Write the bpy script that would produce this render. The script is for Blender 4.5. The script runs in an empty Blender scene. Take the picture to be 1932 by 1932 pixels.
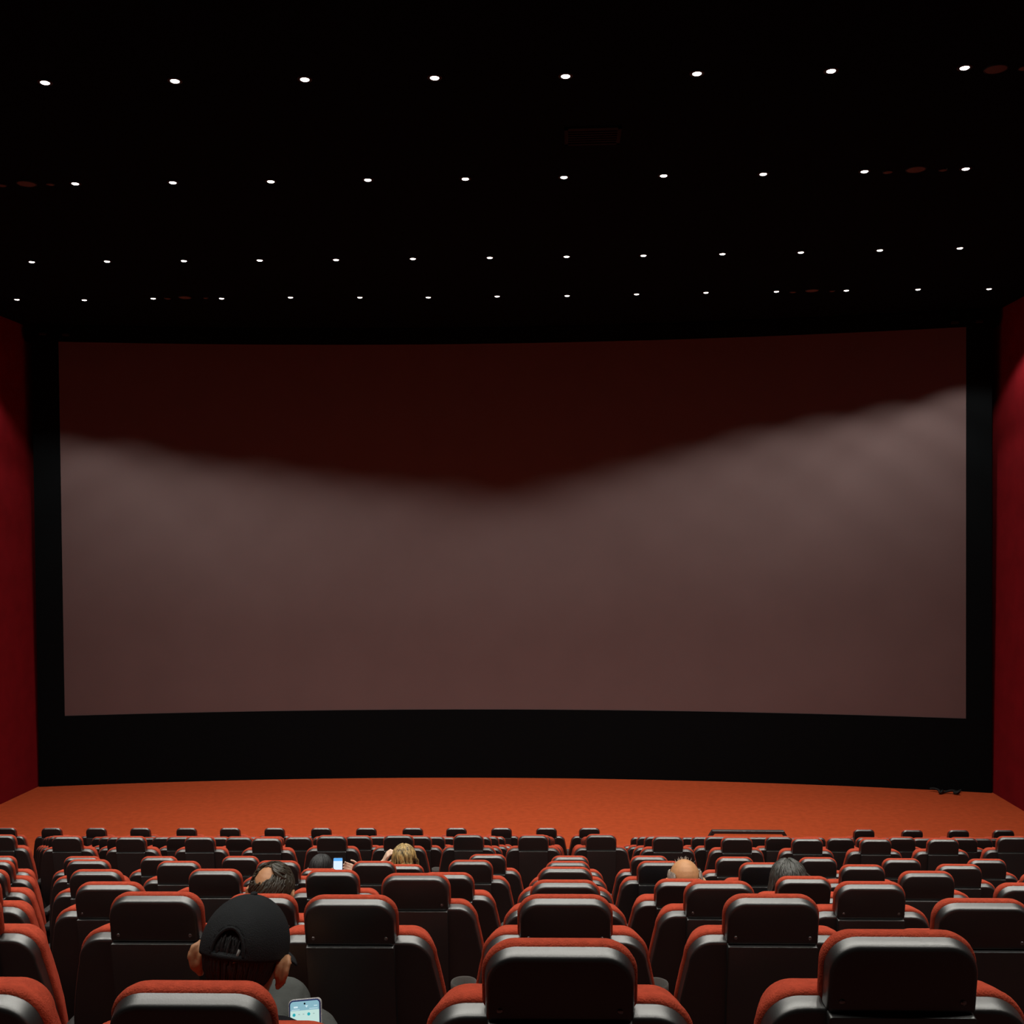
import bpy, bmesh, math, random
from mathutils import Vector, Matrix, Euler
random.seed(7)
scn = bpy.context.scene
COL = scn.collection
R = math.radians

# ------------------------------------------------------------------ camera
F_PX, C_PX = 2008.0, 966.0
HT = 1.05                       # height of a seat's headrest above its own step
ZC = 3.822 + HT                 # camera height above the front floor
yaw, pitch, roll = R(2.93), R(1.494), R(-.34)
fw = Vector((-math.sin(yaw)*math.cos(pitch), math.cos(yaw)*math.cos(pitch), math.sin(pitch)))
rt0 = Vector((math.cos(yaw), math.sin(yaw), 0)); up0 = rt0.cross(fw)
rt = rt0*math.cos(roll) + up0*math.sin(roll)
up = up0*math.cos(roll) - rt0*math.sin(roll)
CAM = Vector((0, 0, ZC))
cam_d = bpy.data.cameras.new('camera'); cam = bpy.data.objects.new('camera', cam_d); COL.objects.link(cam)
cam_d.sensor_width = 36; cam_d.sensor_fit = 'HORIZONTAL'; cam_d.lens = F_PX/1932*36
cam_d.clip_start = .05; cam_d.clip_end = 100
cam.matrix_world = Matrix(((rt.x, up.x, -fw.x, CAM.x), (rt.y, up.y, -fw.y, CAM.y), (rt.z, up.z, -fw.z, CAM.z), (0, 0, 0, 1)))
scn.camera = cam

def ray(px, py): return fw + rt*((px-C_PX)/F_PX) - up*((py-C_PX)/F_PX)
def at_depth(px, py, y):        # point of the hall seen at a pixel, at distance y down the hall
    d = ray(px, py); return CAM + d*(y/d.y)
def at_height(px, py, z):
    d = ray(px, py); return CAM + d*((z-ZC)/d.z)
def project(p):
    v = p-CAM; d = v.dot(fw); return C_PX+F_PX*v.dot(rt)/d, C_PX-F_PX*v.dot(up)/d

# ------------------------------------------------------------------ materials
def mat(name, color, rough=.6, spec=.5, metal=0, bump=0, bscale=200, noise=0, nscale=20, sheen=0, stretch=None, emit=None, estr=0, detail=3, ior=None):
    m = bpy.data.materials.new(name); m.use_nodes = True
    nt = m.node_tree; b = nt.nodes['Principled BSDF']
    b.inputs['Base Color'].default_value = (*color, 1); b.inputs['Roughness'].default_value = rough
    b.inputs['Specular IOR Level'].default_value = spec; b.inputs['Metallic'].default_value = metal
    if ior: b.inputs['IOR'].default_value = ior
    if sheen: b.inputs['Sheen Weight'].default_value = sheen
    if emit: b.inputs['Emission Color'].default_value = (*emit, 1); b.inputs['Emission Strength'].default_value = estr
    if bump or noise:
        tc = nt.nodes.new('ShaderNodeTexCoord'); src = tc.outputs['Object']
        if stretch:
            mp = nt.nodes.new('ShaderNodeMapping'); mp.inputs['Scale'].default_value = stretch
            nt.links.new(src, mp.inputs[0]); src = mp.outputs[0]
    if noise:
        n = nt.nodes.new('ShaderNodeTexNoise'); n.inputs['Scale'].default_value = nscale; n.inputs['Detail'].default_value = detail
        nt.links.new(src, n.inputs['Vector'])
        cr = nt.nodes.new('ShaderNodeValToRGB'); cr.color_ramp.elements[0].position = .3; cr.color_ramp.elements[1].position = .7
        cr.color_ramp.elements[0].color = (*[c*(1-noise) for c in color], 1)
        cr.color_ramp.elements[1].color = (*[min(1, c*(1+noise)) for c in color], 1)
        nt.links.new(n.outputs['Fac'], cr.inputs[0]); nt.links.new(cr.outputs[0], b.inputs['Base Color'])
    if bump:
        n2 = nt.nodes.new('ShaderNodeTexNoise'); n2.inputs['Scale'].default_value = bscale; n2.inputs['Detail'].default_value = 4
        nt.links.new(src, n2.inputs['Vector'])
        bp = nt.nodes.new('ShaderNodeBump'); bp.inputs['Strength'].default_value = bump; bp.inputs['Distance'].default_value = .004
        nt.links.new(n2.outputs['Fac'], bp.inputs['Height']); nt.links.new(bp.outputs[0], b.inputs['Normal'])
    return m
M = {}
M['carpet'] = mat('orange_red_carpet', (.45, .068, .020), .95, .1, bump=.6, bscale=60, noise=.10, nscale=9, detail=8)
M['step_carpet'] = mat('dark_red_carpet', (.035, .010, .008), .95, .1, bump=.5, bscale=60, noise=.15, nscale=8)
M['wall'] = mat('red_wall_fabric', (.21, .006, .011), .95, .1, bump=.4, bscale=90, noise=.10, nscale=3)
M['ceiling'] = mat('black_ceiling_paint', (.0035, .0065, .009), .95, .05)
M['masking'] = mat('black_masking_cloth', (.005, .0065, .0075), .95, .05, bump=.3, bscale=120)
M['screen'] = mat('grey_screen_fabric', (.182, .128, .128), .9, .1, noise=.03, nscale=1.2)
M['fabric'] = mat('red_seat_fabric', (.48, .066, .032), .92, .15, bump=.55, bscale=260, noise=.14, nscale=60)
M['plastic'] = mat('black_grey_plastic', (.011, .012, .012), .40, .9, bump=.06, bscale=420, noise=.12, nscale=14, ior=1.85)
M['screw'] = mat('steel_screw', (.5, .5, .5), .35, .5, 1)
M['pedestal'] = mat('black_metal', (.03, .03, .03), .5, .4, bump=.1, bscale=80)
M['cup'] = mat('grey_cup_plastic', (.16, .16, .15), .5, .4, bump=.1, bscale=150)
M['arm'] = mat('black_armrest_plastic', (.03, .03, .03), .6, .3, bump=.1, bscale=150)
M['trim'] = mat('black_lamp_trim', (.02, .02, .02), .5, .3, bump=.1, bscale=80)
M['lens'] = mat('lit_lamp_lens', (1, 1, 1), .4, .5, emit=(1, .97, .92), estr=12.0)
M['unlit'] = mat('unlit_speaker_cover', (.16, .14, .14), .8, .2, bump=.3, bscale=400)
M['vent'] = mat('dark_vent_paint', (.010, .007, .008), .8, .2, bump=.2, bscale=100)
M['cable'] = mat('black_cable_rubber', (.01, .01, .01), .6, .3, bump=.1, bscale=90)
def skin(name, c): return mat(name, c, .5, .35, bump=.12, bscale=140, noise=.10, nscale=24)
M['skin_tan'] = skin('tan_skin', (.50, .24, .12)); M['skin_fair'] = skin('fair_skin', (.78, .54, .40)); M['skin_ruddy'] = skin('ruddy_skin', (.60, .30, .14))
def hair(name, c, n=.35, r=.42, st=(60, 60, 12)): return mat(name, c, r, .5, bump=.5, bscale=3, noise=n, nscale=1.6, stretch=st)
M['hair_black'] = hair('black_hair', (.012, .012, .013), .35, .55); M['hair_brown'] = hair('dark_brown_hair', (.045, .038, .026), .5)
M['hair_blond'] = hair('blond_streaked_hair', (.34, .23, .085), .93, .45, (26, 26, 5)); M['hair_grey'] = hair('grey_white_hair', (.42, .38, .33), .3)
M['hair_dark'] = hair('dark_long_hair', (.055, .056, .050), .6, .35)
M['cap'] = mat('black_cap_cotton', (.020, .022, .024), .9, .2, bump=.4, bscale=380, noise=.1, nscale=30)
M['strap'] = mat('grey_cap_strap', (.16, .15, .14), .5, .5, bump=.1, bscale=200)
M['shirt_black'] = mat('black_shirt_cotton', (.018, .018, .022), .9, .15, bump=.3, bscale=250, noise=.2, nscale=12)
M['shirt_navy'] = mat('navy_shirt_cotton', (.018, .022, .035), .9, .15, bump=.3, bscale=250, noise=.2, nscale=12)
M['shirt_grey'] = mat('grey_shirt_cotton', (.06, .06, .06), .9, .15, bump=.3, bscale=250, noise=.2, nscale=12)
M['trousers'] = mat('grey_trouser_cotton', (.070, .074, .070), .9, .15, bump=.5, bscale=90, noise=.25, nscale=10)
M['shoe'] = mat('dark_shoe_leather', (.03, .03, .03), .5, .4, bump=.2, bscale=120)
M['eye'] = mat('white_of_eye', (.8, .8, .78), .2, .5); M['iris'] = mat('brown_iris', (.05, .025, .01), .2, .5)
M['phone_body'] = mat('blue_phone_frame', (.03, .05, .22), .3, .5, bump=.05, bscale=200)
M['phone_case'] = mat('clear_glitter_case', (.70, .68, .72), .25, .6, noise=.5, nscale=420)
M['case_dark'] = mat('dark_phone_case', (.02, .02, .03), .5, .4, bump=.05, bscale=200)
M['scr_blue'] = mat('phone_screen_blue', (.02, .02, .02), .3, .4, emit=(.28, .52, .62), estr=.85)
M['scr_pale'] = mat('phone_screen_pale', (.02, .02, .02), .3, .4, emit=(.62, .86, .80), estr=.85)
M['scr_teal'] = mat('phone_icon_teal', (.02, .02, .02), .3, .4, emit=(.02, .42, .48), estr=.9)
M['scr_white'] = mat('phone_icon_white', (.02, .02, .02), .3, .4, emit=(.72, .9, .95), estr=.9)
M['scr_grey'] = mat('phone_icon_grey', (.02, .02, .02), .3, .4, emit=(.35, .5, .48), estr=.9)
M['scr_lit'] = mat('phone_screen_white_blue', (.02, .02, .02), .3, .4, emit=(.66, .80, 1.0), estr=1.1)
M['scr_top'] = mat('phone_screen_sky_blue', (.02, .02, .02), .3, .4, emit=(.10, .40, .85), estr=1.1)
M['black_glass'] = mat('black_camera_glass', (.004, .005, .01), .2, .5)

# ------------------------------------------------------------------ helpers
def link(name, me, m=None, parent=None):
    o = bpy.data.objects.new(name, me); COL.objects.link(o)
    if m is not None and me is not None: me.materials.append(m)
    if parent: o.parent = parent
    return o
def tag(o, label, cat, group=None):
    o['label'] = label; o['category'] = cat
    if group: o['group'] = group
    return o
def empty(name, loc, rz=0):
    o = bpy.data.objects.new(name, None); COL.objects.link(o); o.empty_display_size = .1
    o.location = loc; o.rotation_euler = (0, 0, rz); return o
def mesh_from(bm, name, smooth=True, ang=40):
    bmesh.ops.recalc_face_normals(bm, faces=bm.faces)
    me = bpy.data.meshes.new(name); bm.to_mesh(me); bm.free()
    if smooth:
        me.polygons.foreach_set('use_smooth', [True]*len(me.polygons))
        me.set_sharp_from_angle(angle=R(ang))
    return me
def struct(o): o['kind'] = 'structure'; return o

def offset_loop(pts, d):
    n = len(pts); out = []
    for i in range(n):
        a, b, c = Vector(pts[i-1]), Vector(pts[i]), Vector(pts[(i+1) % n])
        e1 = (b-a).normalized(); e2 = (c-b).normalized()
        n1 = Vector((e1.y, -e1.x)); n2 = Vector((e2.y, -e2.x))
        nn = n1+n2
        nn = nn/max(.35, (1+n1.dot(n2)))
        out.append((b.x-nn.x*d, b.y-nn.y*d))
    return out
def slab_mesh(name, outline, rings, ang=40):
    """outline: counter-clockwise (x,u); rings: list of (v, inset) from the rear cap to the front cap."""
    bm = bmesh.new(); loops = []
    for v, ins in rings:
        loops.append([bm.verts.new((x, v, u)) for x, u in offset_loop(outline, ins)])
    n = len(outline)
    for a, b in zip(loops, loops[1:]):
        for i in range(n): bm.faces.new((a[i], a[(i+1) % n], b[(i+1) % n], b[i]))
    bm.faces.new(loops[0]); bm.faces.new(loops[-1])
    return mesh_from(bm, name, True, ang)
def arc(cx, cy, rx, ry, a0, a1, n):
    return [(cx+rx*math.cos(R(a0+(a1-a0)*i/n)), cy+ry*math.sin(R(a0+(a1-a0)*i/n))) for i in range(n+1)]
def rrect(hw, u0, u1, rtop, rbot, n=8):
    return (arc(hw-rbot, u0+rbot, rbot, rbot, -90, 0, max(2, n//2)) + arc(hw-rtop, u1-rtop, rtop, rtop, 0, 90, n)
            + arc(-hw+rtop, u1-rtop, rtop, rtop, 90, 180, n) + arc(-hw+rbot, u0+rbot, rbot, rbot, 180, 270, max(2, n//2)))
def add_box(bm, lo, hi, bev=0):
    g = bmesh.ops.create_cube(bm, size=1)
    for v in g['verts']:
        v.co = Vector([lo[k]+(v.co[k]+.5)*(hi[k]-lo[k]) for k in range(3)])
    if bev:
        ed = list({e for v in g['verts'] for e in v.link_edges})
        bmesh.ops.bevel(bm, geom=ed, offset=bev, segments=2, affect='EDGES', profile=.5)
def box_mesh(name, lo, hi, bev=0):
    bm = bmesh.new(); add_box(bm, lo, hi, bev); return mesh_from(bm, name)
def lathe(bm, prof, n=24, origin=(0, 0, 0), cap=True):
    rings = []
    for r, z in prof:
        rings.append([bm.verts.new((origin[0]+r*math.cos(2*math.pi*i/n), origin[1]+r*math.sin(2*math.pi*i/n), origin[2]+z)) for i in range(n)])
    for a, b in zip(rings, rings[1:]):
        for i in range(n): bm.faces.new((a[i], a[(i+1) % n], b[(i+1) % n], b[i]))
    if cap: bm.faces.new(rings[0]); bm.faces.new(rings[-1])
def tube(bm, pts, radii, n=8):
    pts = [Vector(p) for p in pts]; prev = None; rings = []
    for i, p in enumerate(pts):
        t = (pts[min(i+1, len(pts)-1)]-pts[max(i-1, 0)]).normalized()
        if prev is None: a = t.orthogonal().normalized()
        else: a = (prev - t*prev.dot(t)).normalized() if (prev - t*prev.dot(t)).length > 1e-6 else t.orthogonal().normalized()
        prev = a; b = t.cross(a); r = radii[i] if hasattr(radii, '__len__') else radii
        rings.append([bm.verts.new(p + (a*math.cos(2*math.pi*k/n)+b*math.sin(2*math.pi*k/n))*r) for k in range(n)])
    for A, B in zip(rings, rings[1:]):
        for k in range(n): bm.faces.new((A[k], A[(k+1) % n], B[(k+1) % n], B[k]))
    bm.faces.new(rings[0]); bm.faces.new(rings[-1])

# ------------------------------------------------------------------ room shell
SC = 1.0062                      # hall distances measured for a floor at -4.842, floor here is at -4.872
XL, XR, YB = -10.57, 8.07, -4.0
ZCEIL = ZC + 4.32
def plan(x):                     # plan curve of the screen wall at the floor
    t = (x/SC+1.30)/9.26
    return SC*(21.78 - 1.05*t*t)
LEAN = .047
def wall_y(x, z): return plan(x) - LEAN*z
# rows of seats: number -> (distance, drop of headrest below camera)
ROW = {1: (1.923, .707), 2: (3.121, 1.033), 3: (4.234, 1.341), 4: (5.447, 1.676), 5: (6.651, 1.994), 6: (7.842, 2.313), 7: (9.561, 2.638), 11: (14.259, 3.822)}
for i in (8, 9, 10):
    t = (i-7)/4; ROW[i] = (9.561+t*4.698, 2.638+.327*(i-7))
def row_y(r, x): return ROW[r][0] + .0225*x - .00188*x*x
def row_floor(r): return ZC - ROW[r][1] - HT
# floor: flat front carpet
def grid_sheet(name, nx, ny, fn, m, thick=None):
    bm = bmesh.new()
    vs = [[bm.verts.new(fn(i/nx, j/ny)) for i in range(nx+1)] for j in range(ny+1)]
    for j in range(ny):
        for i in range(nx): bm.faces.new((vs[j][i], vs[j][i+1], vs[j+1][i+1], vs[j+1][i]))
    return link(name, mesh_from(bm, name), m)
NX = 24
def xs(t): return XL-.3 + t*(XR-XL+.6)
steps = []                       # (edge curve function, z) from back to front
extra = [(-3, -3.0, 4.40), (-2, -1.7, 4.06), (-1, -.5, 3.77), (0, .72, 3.44)]
levels = [(lambda x, y=y: y-.55+.0225*x, z) for _, y, z in extra]
levels[0] = (lambda x: YB-.3, extra[0][2])
for r in range(1, 12):
    levels.append((lambda x, r=r: row_y(r, x)-.14, row_floor(r)))
bm = bmesh.new(); prev = None; carpet_faces = []
for k, (fn, z) in enumerate(levels):
    if z < .001: z = 0
    top = [bm.verts.new((xs(i/NX), fn(xs(i/NX)), z)) for i in range(NX+1)]
    if prev:
        mid = [bm.verts.new((v.co.x, v.co.y, prev[0].co.z)) for v in top]
        for i in range(NX):
            bm.faces.new((prev[i], prev[i+1], mid[i+1], mid[i])); bm.faces.new((mid[i], mid[i+1], top[i+1], top[i]))
    prev = top
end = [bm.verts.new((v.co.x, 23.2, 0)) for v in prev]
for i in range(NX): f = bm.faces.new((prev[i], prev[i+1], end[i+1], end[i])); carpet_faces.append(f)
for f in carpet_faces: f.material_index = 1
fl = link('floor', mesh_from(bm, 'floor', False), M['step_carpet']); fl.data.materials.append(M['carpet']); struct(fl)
# ceiling slab
o = link('ceiling', box_mesh('ceiling', (XL-.6, YB-.3, ZCEIL), (XR+.6, 23.2, ZCEIL+.2)), M['ceiling']); struct(o)
# side and back walls (red acoustic fabric), leaning slightly outwards
def wall(name, x, sgn):
    bm = bmesh.new(); lean = .17
    pts = []
    for y in (YB-.3, 22.9):
        for dx in (0, .2):
            for z in (-.2, ZCEIL+.1): pts.append(bm.verts.new((x+sgn*(dx+lean*max(0, z)/9.2), y, z)))
    a = pts
    for q in ((0, 1, 5, 4), (2, 3, 7, 6), (0, 2, 6, 4), (1, 3, 7, 5), (0, 1, 3, 2), (4, 5, 7, 6)): bm.faces.new([a[i] for i in q])
    struct(link(name, mesh_from(bm, name, False), M['wall']))
wall('wall_left', XL, -1); wall('wall_right', XR, 1)
struct(link('wall_back', box_mesh('wall_back', (XL-.3, YB-.3, 0), (XR+.3, YB, ZCEIL)), M['wall']))
struct(link('wall_front', box_mesh('wall_front', (XL-.3, 22.9, 0), (XR+.3, 23.2, ZCEIL)), M['ceiling']))

# ------------------------------------------------------------------ screen and its black masking
sx0, sx1, sz0, sz1 = -10.05, 7.60, ZC-3.47, ZC+3.985
def curved_box(name, x0, x1, z0, z1, yoff0, yoff1, m, nx=48, parent=None, nz=1):
    bm = bmesh.new(); g = {}
    for s, yo in ((0, yoff0), (1, yoff1)):
        for i in range(nx+1):
            for j in range(nz+1):
                fx0 = x0(j/nz) if callable(x0) else x0; fx1 = x1(j/nz) if callable(x1) else x1
                x = fx0+(fx1-fx0)*i/nx; z = z0+(z1-z0)*j/nz
                g[s, i, j] = bm.verts.new((x, wall_y(x, z)+yo, z))
    for s in (0, 1):
        for i in range(nx):
            for j in range(nz): bm.faces.new((g[s, i, j], g[s, i+1, j], g[s, i+1, j+1], g[s, i, j+1]))
    for i in range(nx):
        for j in (0, nz): bm.faces.new((g[0, i, j], g[0, i+1, j], g[1, i+1, j], g[1, i, j]))
    for j in range(nz):
        for i in (0, nx): bm.faces.new((g[0, i, j], g[0, i, j+1], g[1, i, j+1], g[1, i, j]))
    return link(name, mesh_from(bm, name), m, parent)
scr = empty('cinema_screen', (0, wall_y(0, sz0), 0)); off = Vector(scr.location)
def under(o, root): o.parent = root; o.matrix_parent_inverse = Matrix.Translation(-root.location)
tag(scr, 'huge curved grey projection screen, blank, upper part in shadow', 'screen')
under(curved_box('screen_surface', lambda t: sx0+.03*t*0, sx1, sz0, sz1, -.02, .02, M['screen']), scr)
edge = curved_box('screen_backing', sx0-.02, sx1+.02, sz0-.02, sz1+.02, .021, .06, M['masking']); under(edge, scr)
xl_in, xr_in = XL+.03, XR-.03
def msk(name, label, x0, x1, z0, z1, nx, yo=-.03):
    o = curved_box(name, x0, x1, z0, z1, yo, yo+.20, M['masking'], nx)
    return tag(o, label, 'masking panel', 'black masking around the screen')
msk('black_masking', 'black masking panel along the left side of the screen', xl_in, sx0, sz0-.0, sz1, 6)
msk('black_masking', 'black masking panel along the right side of the screen', sx1, xr_in, sz0-.0, sz1, 6)
msk('black_masking', 'wide black masking panel below the screen, standing on the orange carpet', xl_in, xr_in, 0.0, sz0, 48)
msk('black_masking', 'wide black masking band above the screen, under the ceiling', xl_in-.12, xr_in+.12, sz1, ZCEIL-.012, 48)
# black cable bunched on the carpet at the foot of the masking, right
bm = bmesh.new(); pc = at_height(1778, 1489, 0); pts = []
for i in range(41):
    t = i/40; a = t*4*math.pi
    pts.append((pc.x-.30+.55*t+.10*math.sin(a), wall_y(pc.x-.3+.5*t, 0)-.22-.13*math.sin(t*math.pi)+.06*math.cos(a), .030+.016*(1+math.sin(3*a))))
tube(bm, pts, .022, 8)
tag(link('cable', mesh_from(bm, 'cable'), M['cable']), 'black cable bunched on carpet under the right end of the screen', 'cable')

# ------------------------------------------------------------------ ceiling lights
LIGHTS = [[(85,154),(330,151),(575,148),(820,145),(1067,142),(1315,137),(1568,132),(1820,126)],
 [(142,345),(326,343),(511,341),(694,338),(878,336),(1064,333),(1252,330),(1440,327),(1631,322),(1822,317)],
 [(60,493),(202,492),(347,491),(490,490),(634,489),(779,487),(924,485),(1069,483),(1214,481),(1363,478),(1511,475),(1660,471),(1811,467)],
 [(32,564),(159,565),(289,562),(418,562),(548,560),(679,560),(808,560),(938,558),(1070,557),(1201,554),(1332,551),(1465,549),(1597,547),(1732,545),(1866,544)]]
ORD = ['first','second','third','fourth','fifth','sixth','seventh','eighth','ninth','tenth','eleventh','twelfth','thirteenth','fourteenth','fifteenth','sixteenth','seventeenth','eighteenth','nineteenth','twentieth','twenty-first','twenty-second','twenty-third','twenty-fourth']
bm = bmesh.new(); lathe(bm, [(.042, -.004), (.042, -.012), (.054, -.016), (.068, -.012), (.071, 0)], 28, cap=False)
trim_me = mesh_from(bm, 'trim_ring'); trim_me.materials.append(M['trim'])
bm = bmesh.new(); lathe(bm, [(.0405, -.006), (.0405, -.013), (.030, -.019), (.012, -.022)], 24)
lens_me = mesh_from(bm, 'lens'); lens_me.materials.append(M['lens'])
POWER, HALF = 128.0, 43.5
spot = bpy.data.lights.new('downlight_lamp', 'SPOT'); spot.energy = POWER; spot.spot_size = R(2*HALF); spot.spot_blend = .35
spot.shadow_soft_size = .04; spot.color = (1.0, .965, .88)
spots = []
for k_ in (1.0, 1.0, .80, 1.45, .5):       # dimmed row by row
    q_ = spot.copy(); q_.energy = POWER*k_; spots.append(q_)
def downlight(p, label=None, row=0, aim=0):
    r = empty('downlight', (p.x, p.y, ZCEIL))
    link('trim_ring', trim_me, None, r); link('lens', lens_me, None, r)
    l = bpy.data.objects.new('lamp', spots[row]); COL.objects.link(l); l.parent = r; l.location = (0, 0, -.065); l.rotation_euler = (R(aim), 0, 0)
    tag(r, label, 'ceiling light', 'round downlights in the black ceiling')
ROWN = ['nearest and widest spaced ceiling row', 'second ceiling row from the camera', 'third ceiling row from the camera', 'ceiling row closest to the screen']
AIM = [(-300, 6.5), (120, 6.5), (500, 5), (800, 2), (950, 0), (1100, 2.5), (1250, 5.5), (1500, 10), (1900, 10)]   # lamps by the screen are turned a little towards it
def aim_at(px):
    for (a, b), (c, d) in zip(AIM, AIM[1:]):
        if px <= c: return b+(d-b)*(px-a)/(c-a)
    return AIM[-1][1]
for ri, row in enumerate(LIGHTS):
    for k, q in enumerate(row):
        downlight(at_height(*q, ZCEIL), f'small white lit downlight, {ORD[k]} from left in the {ROWN[ri]}', ri, aim_at(q[0]) if ri == 3 else 0)
# the same rows run on to the side walls and back over the audience, outside the picture
ROWS_ = ['nearest light row', 'second light row', 'third light row']
ends = {0: (-4.85, 9.66, 3.68, 9.87), 1: (-5.87, 12.4, 4.7, 12.61)}
def off_light(x, y, label, row=0):
    if XL+.8 < x < XR-.8: downlight(Vector((x, y, 0)), label, row)
for ri, (xa, ya, xb, yb) in ends.items():
    for k in range(1, 5):
        w = ['one step', 'two steps', 'three steps', 'four steps'][k-1]
        off_light(xa-1.2*k, ya-.05*k, f'lit downlight {w} past the left picture edge, {ROWS_[ri]}')
        off_light(xb+1.2*k, yb, f'lit downlight {w} past the right picture edge, {ROWS_[ri]}')
for nm, y in (('above the near seats', 6.9), ('above the nearest seats', 4.1), ('over the camera', 1.3)):
    for k in range(-6, 6):
        off_light(1.2*k, y+.024*1.2*k, f'lit downlight above the picture, {ORD[k+6]} from left, {nm}', 4 if y < 2 else 0)
# unlit round fittings between the lights
def disc(px, py, rad, label, name='ceiling_speaker', m='unlit'):
    p = at_height(px, py, ZCEIL)
    bm = bmesh.new(); lathe(bm, [(rad*.86, -.012), (rad*.93, -.020), (rad, -.016), (rad*1.02, 0)], 32, cap=False)
    r = empty(name, (p.x, p.y, ZCEIL)); link('rim', mesh_from(bm, 'rim'), M['trim'], r)
    bm = bmesh.new(); lathe(bm, [(rad*.90, -.004), (rad*.90, -.014), (rad*.5, -.022), (rad*.1, -.024)], 28)
    link('cover', mesh_from(bm, 'cover'), M[m], r)
    tag(r, label, 'ceiling speaker', 'unlit round fittings in the ceiling')
disc(1879, 128, .105, 'dull red round unlit fitting just right of the last nearest-row downlight')
disc(1934, 126, .06, 'small dull red round fitting at the top right picture edge')
for (a, b, c), nm in ((((1675,323),(1728,318),(1779,319)), 'second row, right'), (((3,348),(50,345),(95,346)), 'second row, far left'),
                      (((316,562),(349,560),(388,561)), 'row by the screen, left'), (((1496,550),(1532,547),(1570,548)), 'row by the screen, right')):
    disc(*a, .058, f'small dull red round fitting, left of three, in the {nm}')
    disc(*b, .115, f'large dull red round fitting, middle of three, in the {nm}')
    disc(*c, .05, f'small dull red round fitting, right of three, in the {nm}')
for px, py, w in ((73,627,'outer of two above the screen\'s left corner'), (113,627,'inner of two above the screen\'s left corner'),
                  (1810,604,'inner of two above the screen\'s right corner'), (1853,604,'outer of two above the screen\'s right corner')):
    p = at_depth(px, py, 20.3)
    bm = bmesh.new(); x, z = p.x, min(p.z, ZCEIL-.1); y = wall_y(x, z)-.04
    add_box(bm, (-.06, -.05, -.025), (.06, .03, .025), .006)
    o = link('masking_bracket', mesh_from(bm, 'masking_bracket'), M['arm']); o.location = (x, y, z)
    tag(o, f'tiny dim grey bracket, {w}', 'bracket', 'brackets above the screen')
p = at_height(1118, 255, ZCEIL); vt = empty('ceiling_vent', (p.x, p.y, ZCEIL))
tag(vt, 'faint dark red rectangular vent in the ceiling between the first two light rows', 'ceiling vent')
bm = bmesh.new()
for a in ((-.3, -.24, -.02), (-.3, .20, -.02)): add_box(bm, a, (a[0]+.6, a[1]+.04, 0))
for a in ((-.3, -.24, -.02), (.26, -.24, -.02)): add_box(bm, a, (a[0]+.04, .24, 0))
link('frame', mesh_from(bm, 'frame'), M['vent'], vt)
for k in range(6):
    bm = bmesh.new(); add_box(bm, (-.26, -.19+k*.065, -.016), (.26, -.16+k*.065, -.002)); link('slat', mesh_from(bm, 'slat'), M['vent'], vt)

# ------------------------------------------------------------------ cinema seat
TILT = 13.0; BL = .634            # lean of the back and its length above the hinge
BV = -.043                       # depth of the crest of the headrest cushion
HINGE = (0, BL*math.sin(R(TILT))-BV*math.cos(R(TILT)), HT-BL*math.cos(R(TILT))-BV*math.sin(R(TILT)))
hs_out = rrect(.131, .497, .629, .055, .010, 10)
hc_out = rrect(.139, .499, .634, .060, .02, 10)
def back_outline(g):
    right = [(.225, -.13), (.262, .03), (.272, .10), (.275, .16), (.270, .24), (.259, .32), (.247, .385)] + arc(.168, .425, .070, .075, 0, 90, 9)
    pts = right + [(-x, u) for x, u in reversed(right)]
    return offset_loop(pts, -g) if g else pts
head_shell = slab_mesh('headrest_shell', hs_out, [(-.084, .010), (-.0825, .004), (-.079, .0012), (-.075, 0), (-.066, -.001), (-.056, -.002)])
head_cush = slab_mesh('headrest_cushion', hc_out, [(-.0575, .010), (-.055, .004), (-.050, .0005), (-.042, 0), (-.032, .003), (-.020, .010), (-.006, .022), (.004, .038), (.010, .058)], 60)
bs = back_outline(0)
back_shell = slab_mesh('back_shell', bs, [(-.072, .010), (-.0705, .004), (-.067, .0012), (-.062, 0), (-.050, -.001), (-.036, -.002)])
back_cush = slab_mesh('back_cushion', back_outline(.009), [(-.038, .012), (-.035, .004), (-.029, 0), (-.019, .0005), (-.004, .006), (.014, .012), (.034, .020), (.052, .038), (.062, .06), (.066, .09)], 60)
low_panel = slab_mesh('lower_panel', rrect(.129, .045, .4978, .006, .03, 6), [(-.0935, .0014), (-.0930, .0004), (-.0922, 0), (-.066, 0)])
seat_cush = None
bm = bmesh.new(); add_box(bm, (-.245, .10, .325), (.245, .60, .455), .045); seat_cush = mesh_from(bm, 'seat_cushion', True, 60)
bm = bmesh.new(); add_box(bm, (-.235, .155, .36), (.235, .245, .70), .034)      # empty seats stand tipped up
for v in bm.verts: v.co.y -= (v.co.z-.36)*.18
seat_up = mesh_from(bm, 'seat_cushion', True, 60)
bm = bmesh.new(); add_box(bm, (-.225, .235, .37), (.225, .262, .69), .012)
for v in bm.verts: v.co.y -= (v.co.z-.36)*.18
pan_up = mesh_from(bm, 'seat_pan', True, 40)
bm = bmesh.new(); add_box(bm, (-.235, .11, .305), (.235, .59, .340), .015); pan_down = mesh_from(bm, 'seat_pan', True, 40)
bm = bmesh.new()
add_box(bm, (-.05, .20, .012), (.05, .42, .33), .01); add_box(bm, (-.14, .14, 0), (.14, .48, .014), .004); add_box(bm, (-.20, .14, .31), (.20, .55, .335), .006)
pedestal = mesh_from(bm, 'pedestal')
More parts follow.
